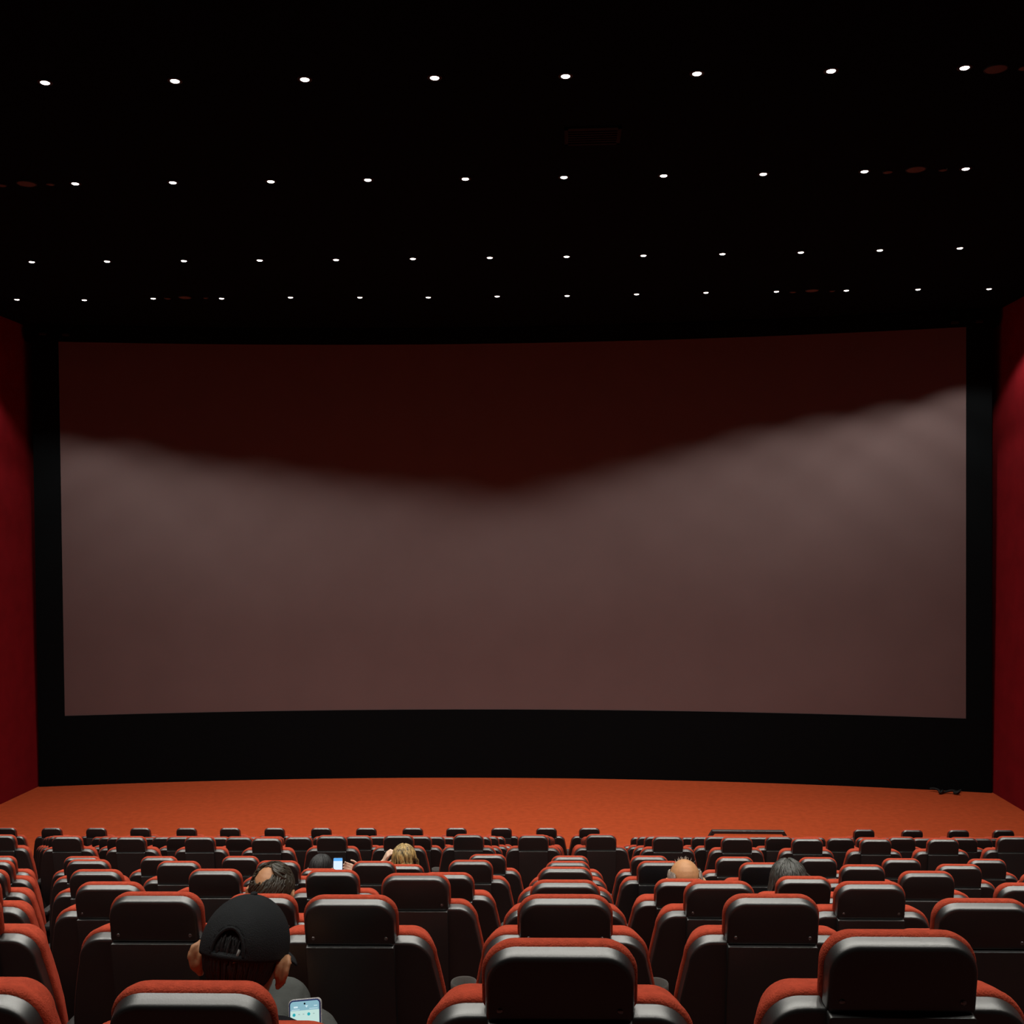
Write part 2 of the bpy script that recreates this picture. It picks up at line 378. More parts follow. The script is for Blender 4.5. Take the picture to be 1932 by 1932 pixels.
def arm_mesh(sx):
    bm = bmesh.new()
    add_box(bm, (sx*.3-.030, .10, .575), (sx*.3+.030, .37, .612), .012)
    add_box(bm, (sx*.3-.018, .14, .013), (sx*.3+.018, .28, .58), .008); add_box(bm, (sx*.3-.045, .10, 0), (sx*.3+.045, .34, .014), .004)
    return mesh_from(bm, 'armrest')
def cup_mesh(sx):
    bm = bmesh.new()
    lathe(bm, [(.032, .53), (.040, .555), (.0435, .622), (.0435, .632), (.0415, .636), (.039, .632), (.037, .58), (.030, .54)], 28, (sx*.3, .405, 0))
    return mesh_from(bm, 'cup_holder')
arm_r, arm_l, cup_r, cup_l = arm_mesh(1), arm_mesh(-1), cup_mesh(1), cup_mesh(-1)
bm = bmesh.new(); bmesh.ops.create_uvsphere(bm, u_segments=10, v_segments=6, radius=.0055)
for v in bm.verts: v.co.y *= .5
screw_me = mesh_from(bm, 'screw')
for me, m in ((head_shell, 'plastic'), (head_cush, 'fabric'), (back_shell, 'plastic'), (back_cush, 'fabric'), (low_panel, 'plastic'), (seat_cush, 'fabric'), (seat_up, 'fabric'), (pan_up, 'pedestal'), (pan_down, 'pedestal'),
              (pedestal, 'pedestal'), (arm_r, 'arm'), (arm_l, 'arm'), (cup_r, 'cup'), (cup_l, 'cup'), (screw_me, 'screw')): me.materials.append(M[m])
def make_seat(loc, rz, tilt, label, left_arm=False, screws=True, occupied=False):
    r = empty('cinema_chair', loc, rz)
    for nm, me in (('headrest_shell', head_shell), ('headrest_cushion', head_cush), ('back_shell', back_shell), ('back_cushion', back_cush), ('lower_panel', low_panel)):
        o = link(nm, me, None, r); o.location = HINGE; o.rotation_euler = (tilt, 0, 0)
        if nm == 'headrest_shell' and screws:
            for sx in (-1, 1):
                s = link('screw', screw_me, None, o); s.location = (sx*.106, -.0845, .522)
    link('seat_cushion', seat_cush if occupied else seat_up, None, r); link('seat_pan', pan_down if occupied else pan_up, None, r); link('pedestal', pedestal, None, r)
    a = link('armrest', arm_r, None, r); link('cup_holder', cup_r, None, a)
    if left_arm: a = link('armrest', arm_l, None, r); link('cup_holder', cup_l, None, a)
    tag(r, label, 'cinema chair', 'red cinema seats'); return r

MEAS = {1:{-1:(377,1860),0:(1055,1775),1:(1695,1757)},
2:{-2:(295,1684),-1:(661,1690),0:(1066,1689),1:(1455,1688),2:(1852,1697)},
3:{-3:(207,1665),-2:(495,1689),-1:(785,1648),0:(1066,1661),1:(1357,1663),2:(1641,1664)},
4:{-4:(182,1641),-3:(406,1640),-2:(627,1642),-1:(843,1647),0:(1067,1636),1:(1287,1660),2:(1519,1655),3:(1748,1644)},
5:{-5:(167,1622),-4:(337,1625),-1:(888,1623),0:(1071,1625),1:(1244,1625),2:(1437,1628),3:(1627,1632),4:(1809,1631)},
6:{-6:(155,1616),-5:(300,1616),-3:(608,1640),-2:(764,1632),-1:(920,1612),0:(1075,1615),1:(1225,1615),2:(1386,1617),3:(1543,1618),4:(1701,1620),5:(1862,1621)},
7:{k-8.5:q for k,q in enumerate([(2,1575),(127,1577),(247,1578),(377,1578),(503,1580),(626,1576),(752,1575),(884,1574),(1006,1575),(1134,1574),(1260,1577),(1390,1579),(1523,1581),(1652,1582),(1779,1582),(1910,1578)])},
11:{**{k-12.5:(x,1561) for k,x in enumerate([12,98,182,265,352,434,518,606,691,779,861,946,1031,1112])},6.5:(1630,1564),7.5:(1721,1565),8.5:(1808,1565),9.5:(1893,1565)}}
SPAN = {1:(-2,1),2:(-3,2),3:(-4,3),4:(-5,4),5:(-6,5),6:(-7,5),7:(-8.5,6.5),8:(-9.5,7.5),9:(-10.5,8.5),10:(-11.5,8.5),11:(-12.5,9.5)}
FROM_CAM = ['nearest row', 'second row from the camera', 'third row from the camera', 'fourth row from the camera', 'fifth row from the camera', 'sixth row from the camera']
FROM_FRONT = {11: 'front row', 10: 'second row from front', 9: 'third row from front', 8: 'fourth row from front', 7: 'fifth row from front'}
SPECIAL = {(1,-1): 'red seat tipped back by the person in the black cap', (3,-2): 'red seat tipped back behind the person with a thinning crown',
 (6,-3): 'red seat tipped back behind the dark-haired person with glowing phone', (6,-2): 'red seat behind the blond person, black-backed, tipped back',
 (4,1): 'red seat tipped back behind the bald person', (4,2): 'red seat tipped back behind the person with long dark hair'}
def top_px(x, y, zf, tilt):
    p = Vector((x, y+HINGE[1]-BL*math.sin(tilt)+BV*math.cos(tilt), zf+HINGE[2]+BL*math.cos(tilt)+BV*math.sin(tilt))); return project(p)
SEAT = {}
for r in range(1, 12):
    a, b = SPAN[r]; n = int(round(b-a))+1; zf = max(0, row_floor(r))
    pos = 0
    for i in range(n):
        k = a+i
        if r == 11 and .6 < k < 6: continue
        pos += 1
        x = -.012+.6*k; y = row_y(r, x); tilt = R(TILT + random.uniform(-1, 1))
        if k in MEAS.get(r, {}):
            mx, my = MEAS[r][k]
            for _ in range(6):
                lo, hi = R(6), R(36)
                for _ in range(30):
                    mid = (lo+hi)/2
                    if top_px(x, y, zf, mid)[1] > my: hi = mid
                    else: lo = mid
                tilt = mid if r < 7 else R(TILT)+max(-.05, min(.05, mid-R(TILT)))
                x += (mx-top_px(x, y, zf, tilt)[0])*y/F_PX
            if (r, k) in SPECIAL:          # occupied seats are rocked back, the whole seat a little nearer
                tilt = R(TILT+7)
                for _ in range(40):
                    y -= (my-top_px(x, y, zf, tilt)[1])*y*y/(F_PX*(ZC-zf-HT))*.7
            x = -.012+.6*k + max(-.035, min(.035, x+.012-.6*k))
        rown = FROM_CAM[r-1] if r <= 6 else FROM_FRONT[r]
        cnt = 'leftmost' if i == 0 else ('rightmost' if i == n-1 else ORD[pos-1] + ' from left')
        lab = SPECIAL.get((r, k)) or f'empty red cinema seat with black shell back, {rown}, {cnt}'
        left = (r == 11 and k == 6.5)
        SEAT[r, k] = (make_seat((x, y, zf), .0225-.00376*x, tilt, lab, left, screws=(r <= 3), occupied=(r, k) in SPECIAL), tilt)
    for k, side in ((a-1, 'left'), (b+1, 'right')):     # each row runs on past the picture
        x = -.012+.6*k; rown = FROM_CAM[r-1] if r <= 6 else FROM_FRONT[r]
        make_seat((x, row_y(r, x), zf), .0225-.00376*x, R(TILT), f'red cinema seat just past the {side} picture edge, {rown}', screws=(r <= 3))

# black flat-topped handrail in the gap of the front row
pl, pr = at_depth(1345, 1566, 14.05), at_depth(1477, 1568, 14.05)
rl = empty('handrail', ((pl.x+pr.x)/2, 14.05, 0)); tag(rl, 'black flat-topped handrail standing in the gap of the front row', 'handrail')
w = (pr.x-pl.x)/2; zt = pl.z
out = [(-w-.085, zt-.12), (-w-.05, zt-.12), (-w+.02, zt-.040), (w-.02, zt-.040), (w+.05, zt-.12), (w+.085, zt-.12), (w+.012, zt), (-w-.012, zt)]
link('bar', slab_mesh('bar', out, [(-.035, .003), (-.032, 0), (.032, 0), (.035, .003)], 30), M['plastic'], rl)
for s in (-1, 1):
    bm = bmesh.new(); lathe(bm, [(.06, 0), (.06, .012), (.020, .016), (.018, zt-.115)], 16, (s*(w+.066), 0, 0)); link('post', mesh_from(bm, 'post'), M['plastic'], rl)

# ------------------------------------------------------------------ people
def add_cap(bm, p0, p1, r0, r1, n=14):
    p0, p1 = Vector(p0), Vector(p1); d = p1-p0; L = d.length
    t = d.normalized() if L > 1e-6 else Vector((0, 0, 1)); a = t.orthogonal().normalized(); b = t.cross(a)
    prof = []
    for i in range(1, 6): th = math.pi/2*(i/5-1); prof.append((r0*math.cos(th), r0*math.sin(th)))
    for i in range(0, 5): th = math.pi/2*i/5; prof.append((r1*math.cos(th), L+r1*math.sin(th)))
    rings = [[bm.verts.new(p0+t*h+(a*math.cos(2*math.pi*k/n)+b*math.sin(2*math.pi*k/n))*r) for k in range(n)] for r, h in prof]
    lo, hi = bm.verts.new(p0-t*r0), bm.verts.new(p0+t*(L+r1))
    for A, B in zip(rings, rings[1:]):
        for k in range(n): bm.faces.new((A[k], A[(k+1) % n], B[(k+1) % n], B[k]))
    for k in range(n): bm.faces.new((lo, rings[0][(k+1) % n], rings[0][k])); bm.faces.new((hi, rings[-1][k], rings[-1][(k+1) % n]))
def add_ell(bm, c, r, rot=None):
    g = bmesh.ops.create_uvsphere(bm, u_segments=20, v_segments=12, radius=1)
    for v in g['verts']:
        q = Vector((v.co.x*r[0], v.co.y*r[1], v.co.z*r[2]))
        if rot is not None: q = rot @ q
        v.co = q+Vector(c)
def union(name, prims, voxel, m, parent, smooth=3, extra=None, disp=None):
    bm = bmesh.new()
    for p in prims:
        if p[0] == 'c': add_cap(bm, *p[1:])
        else: add_ell(bm, *p[1:])
    me = bpy.data.meshes.new('tmp'); bm.to_mesh(me); bm.free()
    o = bpy.data.objects.new('tmp', me); COL.objects.link(o)
    md = o.modifiers.new('r', 'REMESH'); md.mode = 'VOXEL'; md.voxel_size = voxel; md.use_smooth_shade = True
    if smooth:
        s = o.modifiers.new('s', 'SMOOTH'); s.factor = .5; s.iterations = smooth
    dg = bpy.context.evaluated_depsgraph_get(); dg.update()
    res = bpy.data.meshes.new_from_object(o.evaluated_get(dg)); res.name = name
    bpy.data.objects.remove(o); bpy.data.meshes.remove(me)
    res.polygons.foreach_set('use_smooth', [True]*len(res.polygons))
    res.materials.clear()
    return link(name, res, m, parent)
def head_prims(Hm, fem=False, ear=1.0):
    """Hm: matrix of the head (local: +y is the way the face looks, +z up)."""
    P = []; rot = Hm.to_3x3()
    def E(c, r): P.append(('e', Hm @ Vector(c), r, rot))
    def Cp(a, b, r0, r1): P.append(('c', Hm @ Vector(a), Hm @ Vector(b), r0, r1))
    E((0, -.008, .028), (.074, .094, .086)); E((0, -.025, -.005), (.068, .072, .075))
    E((0, .028, -.028), (.060, .066, .082)); E((0, .040, -.085), (.046, .046, .034)); E((0, .074, -.108), (.020, .016, .016))
    for s in (-1, 1):
        E((s*.044, .062, -.018), (.020, .020, .017)); E((s*.013, .102, -.036), (.009, .011, .008)); E((s*.052, .012, -.080), (.014, .030, .024))
        Cp((s*.016, .092, .028), (s*.046, .076, .028), .010, .009)
        Cp((s*.018, .090, .012), (s*.044, .080, .012), .006, .005)         # upper lid
        # ear: helix rim, bowl, lobe
        e = ear; ex = s*.074
        pts = [(.000, .012, .006), (.010*e, .006, .027), (.017*e, -.010, .033), (.022*e, -.026, .024), (.022*e, -.031, .004), (.018*e, -.024, -.016), (.013*e, -.012, -.026)]
        for a, b in zip(pts, pts[1:]): Cp((ex+s*a[0], a[1], a[2]-.009), (ex+s*b[0], b[1], b[2]-.009), .0062, .0062)
        E((ex+s*.008*e, -.014, -.004), (.008, .019, .025)); E((ex+s*.009*e, -.008, -.036), (.0085, .010, .010)); E((ex+s*.013*e, -.018, .004), (.006, .008, .018))
    Cp((0, .094, .018), (0, .114, -.028), .0075, .0135)
    E((0, .092, -.060), (.024, .010, .0065)); E((0, .089, -.072), (.021, .010, .0075))
    return P
def hand_prims(wrist, d, n, thumb_side, curl=40, sc=1.0):
    """d: along the hand, n: out of the palm; four unequal bent fingers and a thumb from the side of the palm."""
    d = Vector(d).normalized(); n = Vector(n); n = (n-d*n.dot(d)).normalized(); s = d.cross(n)*thumb_side
    w = Vector(wrist); P = []; fr = .0085*sc
    def Cp(a, b, r0, r1): P.append(('c', a, b, r0, r1))
    pc = w+d*.045*sc
    for q in (-.026, -.009, .009, .026): Cp(w+d*.012*sc+s*q*.7*sc, w+d*.085*sc+s*q*1.15*sc, .0125*sc, .0115*sc)
    for i, (q, L) in enumerate(((.031, .070), (.0105, .080), (-.0105, .074), (-.031, .058))):
        p = w+d*.088*sc+s*q*sc; a = R(curl*.45); dirv = d
        for j, f in enumerate((.46, .30, .24)):
            dirv = d*math.cos(a)+n*math.sin(a); p2 = p+dirv*L*f*sc
            Cp(p, p2, fr*(1-.08*j), fr*(.92-.08*j)); p = p2; a += R(curl*(.9+.1*i))
    t0 = w+d*.022*sc+s*.026*sc; t1 = t0+(d*.55+s*.65+n*.30).normalized()*.036*sc; t2 = t1+(d*.85+s*.25+n*.35).normalized()*.030*sc; t3 = t2+(d*.95-s*.05+n*.35).normalized()*.024*sc
    Cp(t0, t1, .0125*sc, .0105*sc); Cp(t1, t2, .010*sc, .009*sc); Cp(t2, t3, .009*sc, .0075*sc)
    return P
def person(label, seat, head_world, yaw=0, pitch=0, rollh=0, skin='skin_tan', shirt='shirt_black', knees=None, arms=None, ear=1.0, fem=False, bare_fore=False, hs=1.0, neck_shift=(0, 0, 0), trous='trousers', voxel=.0058, sh_drop=0):
    root = empty('person', seat.location, seat.rotation_euler.z); tag(root, label, 'person', 'people in the audience')
    inv = (Matrix.Translation(root.location) @ Matrix.Rotation(root.rotation_euler.z, 4, 'Z')).inverted()
    H = inv @ Vector(head_world)
    Hm = Matrix.Translation(H) @ Matrix.Rotation(yaw, 4, 'Z') @ Matrix.Rotation(rollh, 4, 'Y') @ Matrix.Rotation(-pitch, 4, 'X') @ Matrix.Scale(hs, 4)
    P = head_prims(Hm, fem, ear)
    nb = H + Vector((0, -.035, -.165)) + Vector(neck_shift)
    P.append(('c', Hm @ Vector((0, -.022, -.045)), nb, .051, .058))
    pel = Vector((0, min(.50, nb.y+.32), .54))
    shw = .155 if fem else .175
    sh = [nb+Vector((s*shw, .015, -.055-sh_drop)) for s in (-1, 1)]
    che = nb.lerp(pel, .35)
    tor = [('c', nb+Vector((0, .01, -.05)), che, .085, .125), ('c', che+Vector((-.055, 0, 0)), pel+Vector((-.05, 0, 0)), .115, .120), ('c', che+Vector((.055, 0, 0)), pel+Vector((.05, 0, 0)), .115, .120)]
    tor += [('c', nb+Vector((0, 0, -.01-sh_drop*1.6)), s_+Vector((0, 0, .004-sh_drop*.4)), .050, .056) for s_ in sh]
    tor += [('c', s_, che+Vector((math.copysign(.06, s_.x-nb.x), 0, 0)), .062, .10) for s_ in sh]
    if knees is None: knees = [Vector((-.17, pel.y+.40, .545)), Vector((.17, pel.y+.40, .545))]
    knees = [Vector(k) for k in knees]
    leg = []; shoes = []; armp = []; handp = []
    for s, k in zip((-1, 1), knees):
        hip = pel+Vector((s*.09, .02, 0)); an = Vector((k.x, min(k.y+.03, .98), .085))
        leg += [('c', hip, k, .088, .060), ('c', k, k.lerp(an, .35)+Vector((0, -.012, 0)), .058, .056), ('c', k.lerp(an, .35)+Vector((0, -.012, 0)), an, .056, .038)]
        shoes.append((an, k))
    P += tor + [('c', *q[1:]) for q in leg]
    feet = []
    for an, k in shoes:
        P.append(('c', an+Vector((0, -.02, -.045)), an+Vector((0, .12, -.055)), .036, .024))
    default = [dict(elbow=sh[0]+Vector((-.10, .16, -.20)), wrist=sh[0]+Vector((-.02, .36, -.19)), d=(.2, 1, -.2), n=(0, -.2, -1)),
               dict(elbow=sh[1]+Vector((.10, .16, -.20)), wrist=sh[1]+Vector((.02, .36, -.19)), d=(-.2, 1, -.2), n=(0, -.2, -1))]
    arms = arms or [None, None]; slv = []
    for i, s_ in enumerate(sh):
        a = arms[i] or default[i]
        el = inv @ Vector(a['elbow_w']) if 'elbow_w' in a else Vector(a['elbow'])
        wr = inv @ Vector(a['wrist_w']) if 'wrist_w' in a else Vector(a['wrist'])
        P += [('c', s_, el, .048, .039), ('c', el, wr, .039, .027)]
        P += hand_prims(wr, a['d'], a['n'], a.get('ts', 1 if i == 1 else -1), a.get('curl', 45))
        slv += [('c', s_, el, .062, .052)]
        slv += [('c', el, el.lerp(wr, a.get('sleeve', .82)), .052, .040)]
    union('body', P, voxel, M[skin], root, 2)
    # clothes follow the same limbs, a little larger
    shp = [(q[0], q[1], q[2], q[3]+.012, q[4]+.012) for q in tor] + slv
    union('shirt', shp, .009, M[shirt], root, 3)
    bm = bmesh.new(); cc = nb+Vector((0, .004, .012)); ring = []
    for i in range(25):
        t = 2*math.pi*i/24; ring.append(cc+Vector((.063*math.cos(t), .066*math.sin(t), -.012*math.sin(t))))
    tube(bm, ring, .009, 8); link('collar', mesh_from(bm, 'collar'), M[shirt], root)
    trp = [(q[0], q[1], q[2], q[3]+.012, q[4]+.014) for q in leg] + [('c', pel+Vector((-.06, 0, -.0)), pel+Vector((.06, 0, 0)), .130, .130)]
    union('trousers', trp, .009, M[trous], root, 3)
    for an, k in shoes:
        union('shoe', [('c', an+Vector((0, -.03, -.040)), an+Vector((0, .13, -.056)), .045, .030), ('c', an+Vector((0, -.01, .0)), an+Vector((0, 0, -.04)), .044, .044)], .009, M['shoe'], root, 2)
    for s in (-1, 1):
        bm = bmesh.new(); bmesh.ops.create_uvsphere(bm, u_segments=14, v_segments=10, radius=.0115)
        for f in bm.faces:
            if f.calc_center_median().y > .0095: f.material_index = 1
        e = link('eye', mesh_from(bm, 'eye'), M['eye'], root); e.data.materials.append(M['iris'])
        e.matrix_local = Hm @ Matrix.Translation((s*.031, .078, .004))
    return root, Hm, inv
def scalp_point(Hm, az, pol, k=1.04):
    """point over the skull; az 0 = back of the head, pol 0 = crown."""
    c = Vector((0, -.010, .022)); r = Vector((.076, .097, .092))*k
    return Hm @ (c+Vector((math.sin(az)*math.sin(pol)*r.x, -math.cos(az)*math.sin(pol)*r.y, math.cos(pol)*r.z)))
def ang_d(Hm, q, bald):
    c = Hm @ Vector((0, -.010, .022)); b = scalp_point(Hm, bald[0], bald[1], 1.0)
    return (q-c).angle(b-c)
def strands(bm, Hm, n, az_rng, pol0, pol1, fall=(0, .01), rad=.006, k=1.05, wav=.006, crown=(0, 0), seed=1, seg=9, inward=.0, n_side=6, bald=None):
    rnd = random.Random(seed)
    for i in range(n):
        az = rnd.uniform(*az_rng); p0 = rnd.uniform(*pol0); p1 = rnd.uniform(*pol1); fl = rnd.uniform(*fall); kk = k*rnd.uniform(.985, 1.03)
        pts = []; ph = rnd.uniform(0, 6.3)
        for j in range(seg+1):
            t = j/seg; pol = p0+(p1-p0)*t
            pts.append(scalp_point(Hm, az+.25*math.sin(ph)*t*(1-t)+crown[0]*(1-t), pol, kk)+Vector((rnd.uniform(-1, 1), rnd.uniform(-1, 1), rnd.uniform(-1, 1)))*wav*.25)
        if fl > .015:
            e = pts[-1]; ns = max(3, int(fl/.025))
            outv = (e-(Hm @ Vector((0, -.01, .02)))); outv.z = 0; outv = outv.normalized() if outv.length > 0 else Vector((0, -1, 0))
            for j in range(1, ns+1):
                t = j/ns; pts.append(e+Vector((0, 0, -fl*t))+outv*(.012*math.sin(3*t+ph)-inward*t)+Vector((wav*math.sin(5*t+ph), wav*math.cos(4*t+ph), 0)))
        if bald and any(ang_d(Hm, q, bald) < bald[2] for q in pts): continue
        m = len(pts); rr = rad*rnd.uniform(.7, 1.2)
        tube(bm, pts, [rr*(.55+.45*math.sin(math.pi*min(1, .15+.85*j/(m-1)))) if j < m-1 else rr*.2 for j in range(m)], n_side)
def hair_obj(root, Hm, mname, shells, calls, bald=None):
    """scalp cap plus locks, one mesh"""
    bm = bmesh.new()
    for az_rng, pol_rng, k in shells:
        na, npl = 28, 14; g = []
        for j in range(npl+1):
            g.append([bm.verts.new(scalp_point(Hm, az_rng[0]+(az_rng[1]-az_rng[0])*i/na, pol_rng[0]+(pol_rng[1]-pol_rng[0])*j/npl, k)) for i in range(na+1)])
        for j in range(npl):
            for i in range(na):
                if bald and ang_d(Hm, g[j][i].co, bald) < bald[2]+.02: continue
                try: bm.faces.new((g[j][i], g[j][i+1], g[j+1][i+1], g[j+1][i]))
                except ValueError: pass
    for c in calls: strands(bm, Hm, bald=bald, **c)
    return link('hair', mesh_from(bm, 'hair', True, 80), M[mname], root)
PI = math.pi

# --- the person in the black cap, nearest row
seat1 = SEAT[1, -1][0]
h1 = at_depth(460, 1812, 2.30)
phone_top = at_depth(577, 1897, 2.52)
pr1, Hm1, inv1 = person('person in a black baseball cap looking down at a phone, nearest row', seat1, h1, yaw=R(-9), pitch=R(14), rollh=R(5), skin='skin_tan',
    knees=[(-.088, .92, .558), (-.004, .86, .506)], ear=1.7, neck_shift=(-.035, .0, -.045), sh_drop=.075,
    arms=[None, dict(elbow_w=phone_top+Vector((.24, -.10, -.22)), wrist_w=phone_top+Vector((.065, -.02, -.205)), d=(-.55, .0, .8), n=(-.75, .45, -.1), curl=38)])
hair_obj(pr1, Hm1, 'hair_black', [((-1.45, 1.45), (.2, 2.30), 1.015), ((-1.9, 1.9), (.2, 1.75), 1.02)], [dict(n=320, az_rng=(-1.45, 1.45), pol0=(1.0, 1.6), pol1=(1.9, 2.42), rad=.0036, k=1.02, seed=3, seg=6)])
# cap: dome with an arched opening over the strap at the back
def cap_pt(az, pol, k=1.0):
    c = Vector((0, -.006, .030)); r = Vector((.0885, .108, .103))*k
    return Hm1 @ (c+Vector((math.sin(az)*math.sin(pol)*r.x, -math.cos(az)*math.sin(pol)*r.y, math.cos(pol)*r.z)))
bm = bmesh.new(); NA, NP = 96, 30; PB = 1.72
AZC, AW, AH = R(2), .40, .52       # arch: centre, half width, height
g = [[bm.verts.new(cap_pt(2*PI*i/NA-PI, .03+(PB-.03)*j/NP, 1.0+.006*abs(math.sin(3*(2*PI*i/NA)))**6*0)) for i in range(NA)] for j in range(NP+1)]
for j in range(NP):
    for i in range(NA):
        az = 2*PI*(i+.5)/NA-PI-AZC; pol = .03+(PB-.03)*(j+.5)/NP
        u, v = az/AW, (PB-.10-pol)/AH
        if abs(u) < 1 and v > 0 and u*u+v*v < 1: continue
        bm.faces.new((g[j][i], g[j][(i+1) % NA], g[j+1][(i+1) % NA], g[j+1][i]))
bm.faces.new(g[0])
cap = link('cap', mesh_from(bm, 'cap', True, 60), M['cap'], pr1)
sd = cap.modifiers.new('thick', 'SOLIDIFY'); sd.thickness = .004; sd.offset = 1
bm = bmesh.new()
tube(bm, [cap_pt(AZC+AW*1.0*math.cos(t), PB-.10-AH*math.sin(t), 1.012) for t in [PI*i/24 for i in range(25)]], .0042, 8)
link('arch_hem', mesh_from(bm, 'arch_hem'), M['cap'], cap)
bm = bmesh.new()
for a6 in range(6):
    az = R(30+60*a6)+AZC; top = PB-.02 if abs(math.atan2(math.sin(az-AZC), math.cos(az-AZC))) > .5 else .9
    tube(bm, [cap_pt(az, .08+(top-.08)*i/16, 1.016) for i in range(17)], .0018, 6)
link('seam', mesh_from(bm, 'seam'), M['cap'], cap)
bm = bmesh.new(); add_ell(bm, cap_pt(0, 0, 1.0)+Vector((0, 0, .005)), (.008, .008, .005)); link('button', mesh_from(bm, 'button'), M['cap'], cap)
bm = bmesh.new(); gg = []                 # strap and its little buckle
for i in range(17):
    az = AZC-AW*1.05+2.1*AW*i/16; gg.append([bm.verts.new(cap_pt(az, PB-p_, 1.008)) for p_ in (.01, .14)])
for a_, b_ in zip(gg, gg[1:]): bm.faces.new((a_[0], a_[1], b_[1], b_[0]))
st = link('strap', mesh_from(bm, 'strap'), M['cap'], cap); sd = st.modifiers.new('thick', 'SOLIDIFY'); sd.thickness = .003; sd.offset = 1
bm = bmesh.new(); q = [cap_pt(AZC+a_, PB-p_, 1.03) for a_, p_ in ((.20, -.03), (.27, -.01), (.33, .22), (.27, .24))]
bm.faces.new([bm.verts.new(v) for v in q]); bk = link('buckle', mesh_from(bm, 'buckle'), M['strap'], cap); bk['label'] = 'grey strap end beside the cap opening'
sd = bk.modifiers.new('thick', 'SOLIDIFY'); sd.thickness = .003
bm = bmesh.new(); gg = []                 # peak
for i in range(25):
    a_ = R(-62+124*i/24); row = []
    for j in range(9):
        t = j/8; base = Vector((math.sin(a_)*.087, -.006+math.cos(a_)*.107, .030-.012))
        tip = Vector((math.sin(a_)*.092, .06+math.cos(a_)*.128, .006)); q = base.lerp(tip, t)
        q.z -= .022*(math.sin(a_)**2)*(t+.2)
        row.append(bm.verts.new(Hm1 @ q))
    gg.append(row)
for a_, b_ in zip(gg, gg[1:]):
    for j in range(8): bm.faces.new((a_[j], a_[j+1], b_[j+1], b_[j]))
pk = link('peak', mesh_from(bm, 'peak'), M['cap'], cap); sd = pk.modifiers.new('thick', 'SOLIDIFY'); sd.thickness = .003

# phone in that person's hand
def rr_mesh(name, hw, z0, z1, y0, y1, r):
    return slab_mesh(name, rrect(hw, z0, z1, r, r, 8), [(y0, .002), (y0+.001, 0), (y1-.001, 0), (y1, .002)])
def flat(name, pts, y, m, parent):
    bm = bmesh.new(); lo = [bm.verts.new((x, y, z)) for x, z in pts]; hi = [bm.verts.new((x, y+.0004, z)) for x, z in pts]; n = len(pts)
    bm.faces.new(lo); bm.faces.new(hi[::-1])
    for i in range(n): bm.faces.new((lo[i], lo[(i+1) % n], hi[(i+1) % n], hi[i]))
    return link(name, mesh_from(bm, name, False), M[m], parent)
ph = empty('smartphone', phone_top-Vector((0, 0, .160)))
tag(ph, 'smartphone with blue and white screen in clear case, held by person in cap', 'smartphone')
ph.rotation_euler = Euler((R(-18), R(-3.5), R(6)), 'XYZ')
link('case', rr_mesh('case', .0395, 0, .163, -.001, .011, .011), M['phone_case'], ph)
link('body', rr_mesh('body', .0375, .002, .161, -.0026, .009, .010), M['phone_body'], ph)
s1 = flat('screen', rrect(.0345, .005, .158, .007, .007, 6), -.0034, 'scr_pale', ph)
flat('header', [(-.0345, .138), (.0345, .138)]+arc(.0275, .151, .007, .007, 0, 90, 5)+arc(-.0275, .151, .007, .007, 90, 180, 5), -.0040, 'scr_blue', s1)
flat('camera_hole', arc(0, .1525, .0022, .0022, 0, 345, 16), -.0046, 'black_glass', s1)
for x in (-.0255, .0095): flat('icon', arc(x, .129, .0036, .0036, 0, 345, 18), -.0040, 'scr_teal', s1)
for x in (-.0135, -.003, .0215): flat('icon', [(x-.002, .1285), (x+.002, .1285), (x+.002, .1305), (x-.002, .1305)], -.0040, 'scr_grey', s1)
flat('icon', [(.0045, .1435), (.008, .1485), (.001, .1485)], -.0046, 'scr_white', s1)
flat('icon', [(.022, .146), (.030, .146), (.030, .1475), (.022, .1475)], -.0046, 'scr_white', s1)
flat('icon', [(-.026, .144), (-.0165, .144), (-.0165, .1475), (-.026, .1475)], -.0046, 'scr_white', s1)
flat('icon', [(-.031, .1395), (-.012, .1395), (-.012, .1405), (-.031, .1405)], -.0046, 'scr_white', s1)
flat('icon', [(.011, .1405), (.031, .1405), (.031, .1415), (.011, .1415)], -.0046, 'scr_white', s1)

# --- the person with a thinning crown, third row
h2 = at_depth(514, 1685, 4.50)
pr2, Hm2, _ = person('person with dark hair thinning at the crown, third row, in front of the cap wearer', SEAT[3, -2][0], h2, yaw=R(-8), pitch=R(-3), rollh=R(4), skin='skin_tan', shirt='shirt_black', trous='shirt_grey', hs=1.08)
hair_obj(pr2, Hm2, 'hair_brown', [((-PI, PI), (.02, 1.25), 1.03), ((-2.1, 2.1), (1.2, 2.05), 1.03)],
   [dict(n=260, az_rng=(-2.0, 2.0), pol0=(.66, 1.2), pol1=(1.3, 2.05), rad=.0060, k=1.05, seed=5, crown=(.5, 0), seg=7),
    dict(n=90, az_rng=(.2, 2.6), pol0=(.05, .5), pol1=(.8, 1.2), rad=.0066, k=1.06, seed=6, crown=(-.9, 0), seg=7),
    dict(n=120, az_rng=(1.9, 4.4), pol0=(.2, .6), pol1=(.8, 1.2), rad=.0060, k=1.05, seed=8, crown=(.4, 0), seg=6)], bald=(-.55, .60, .44))

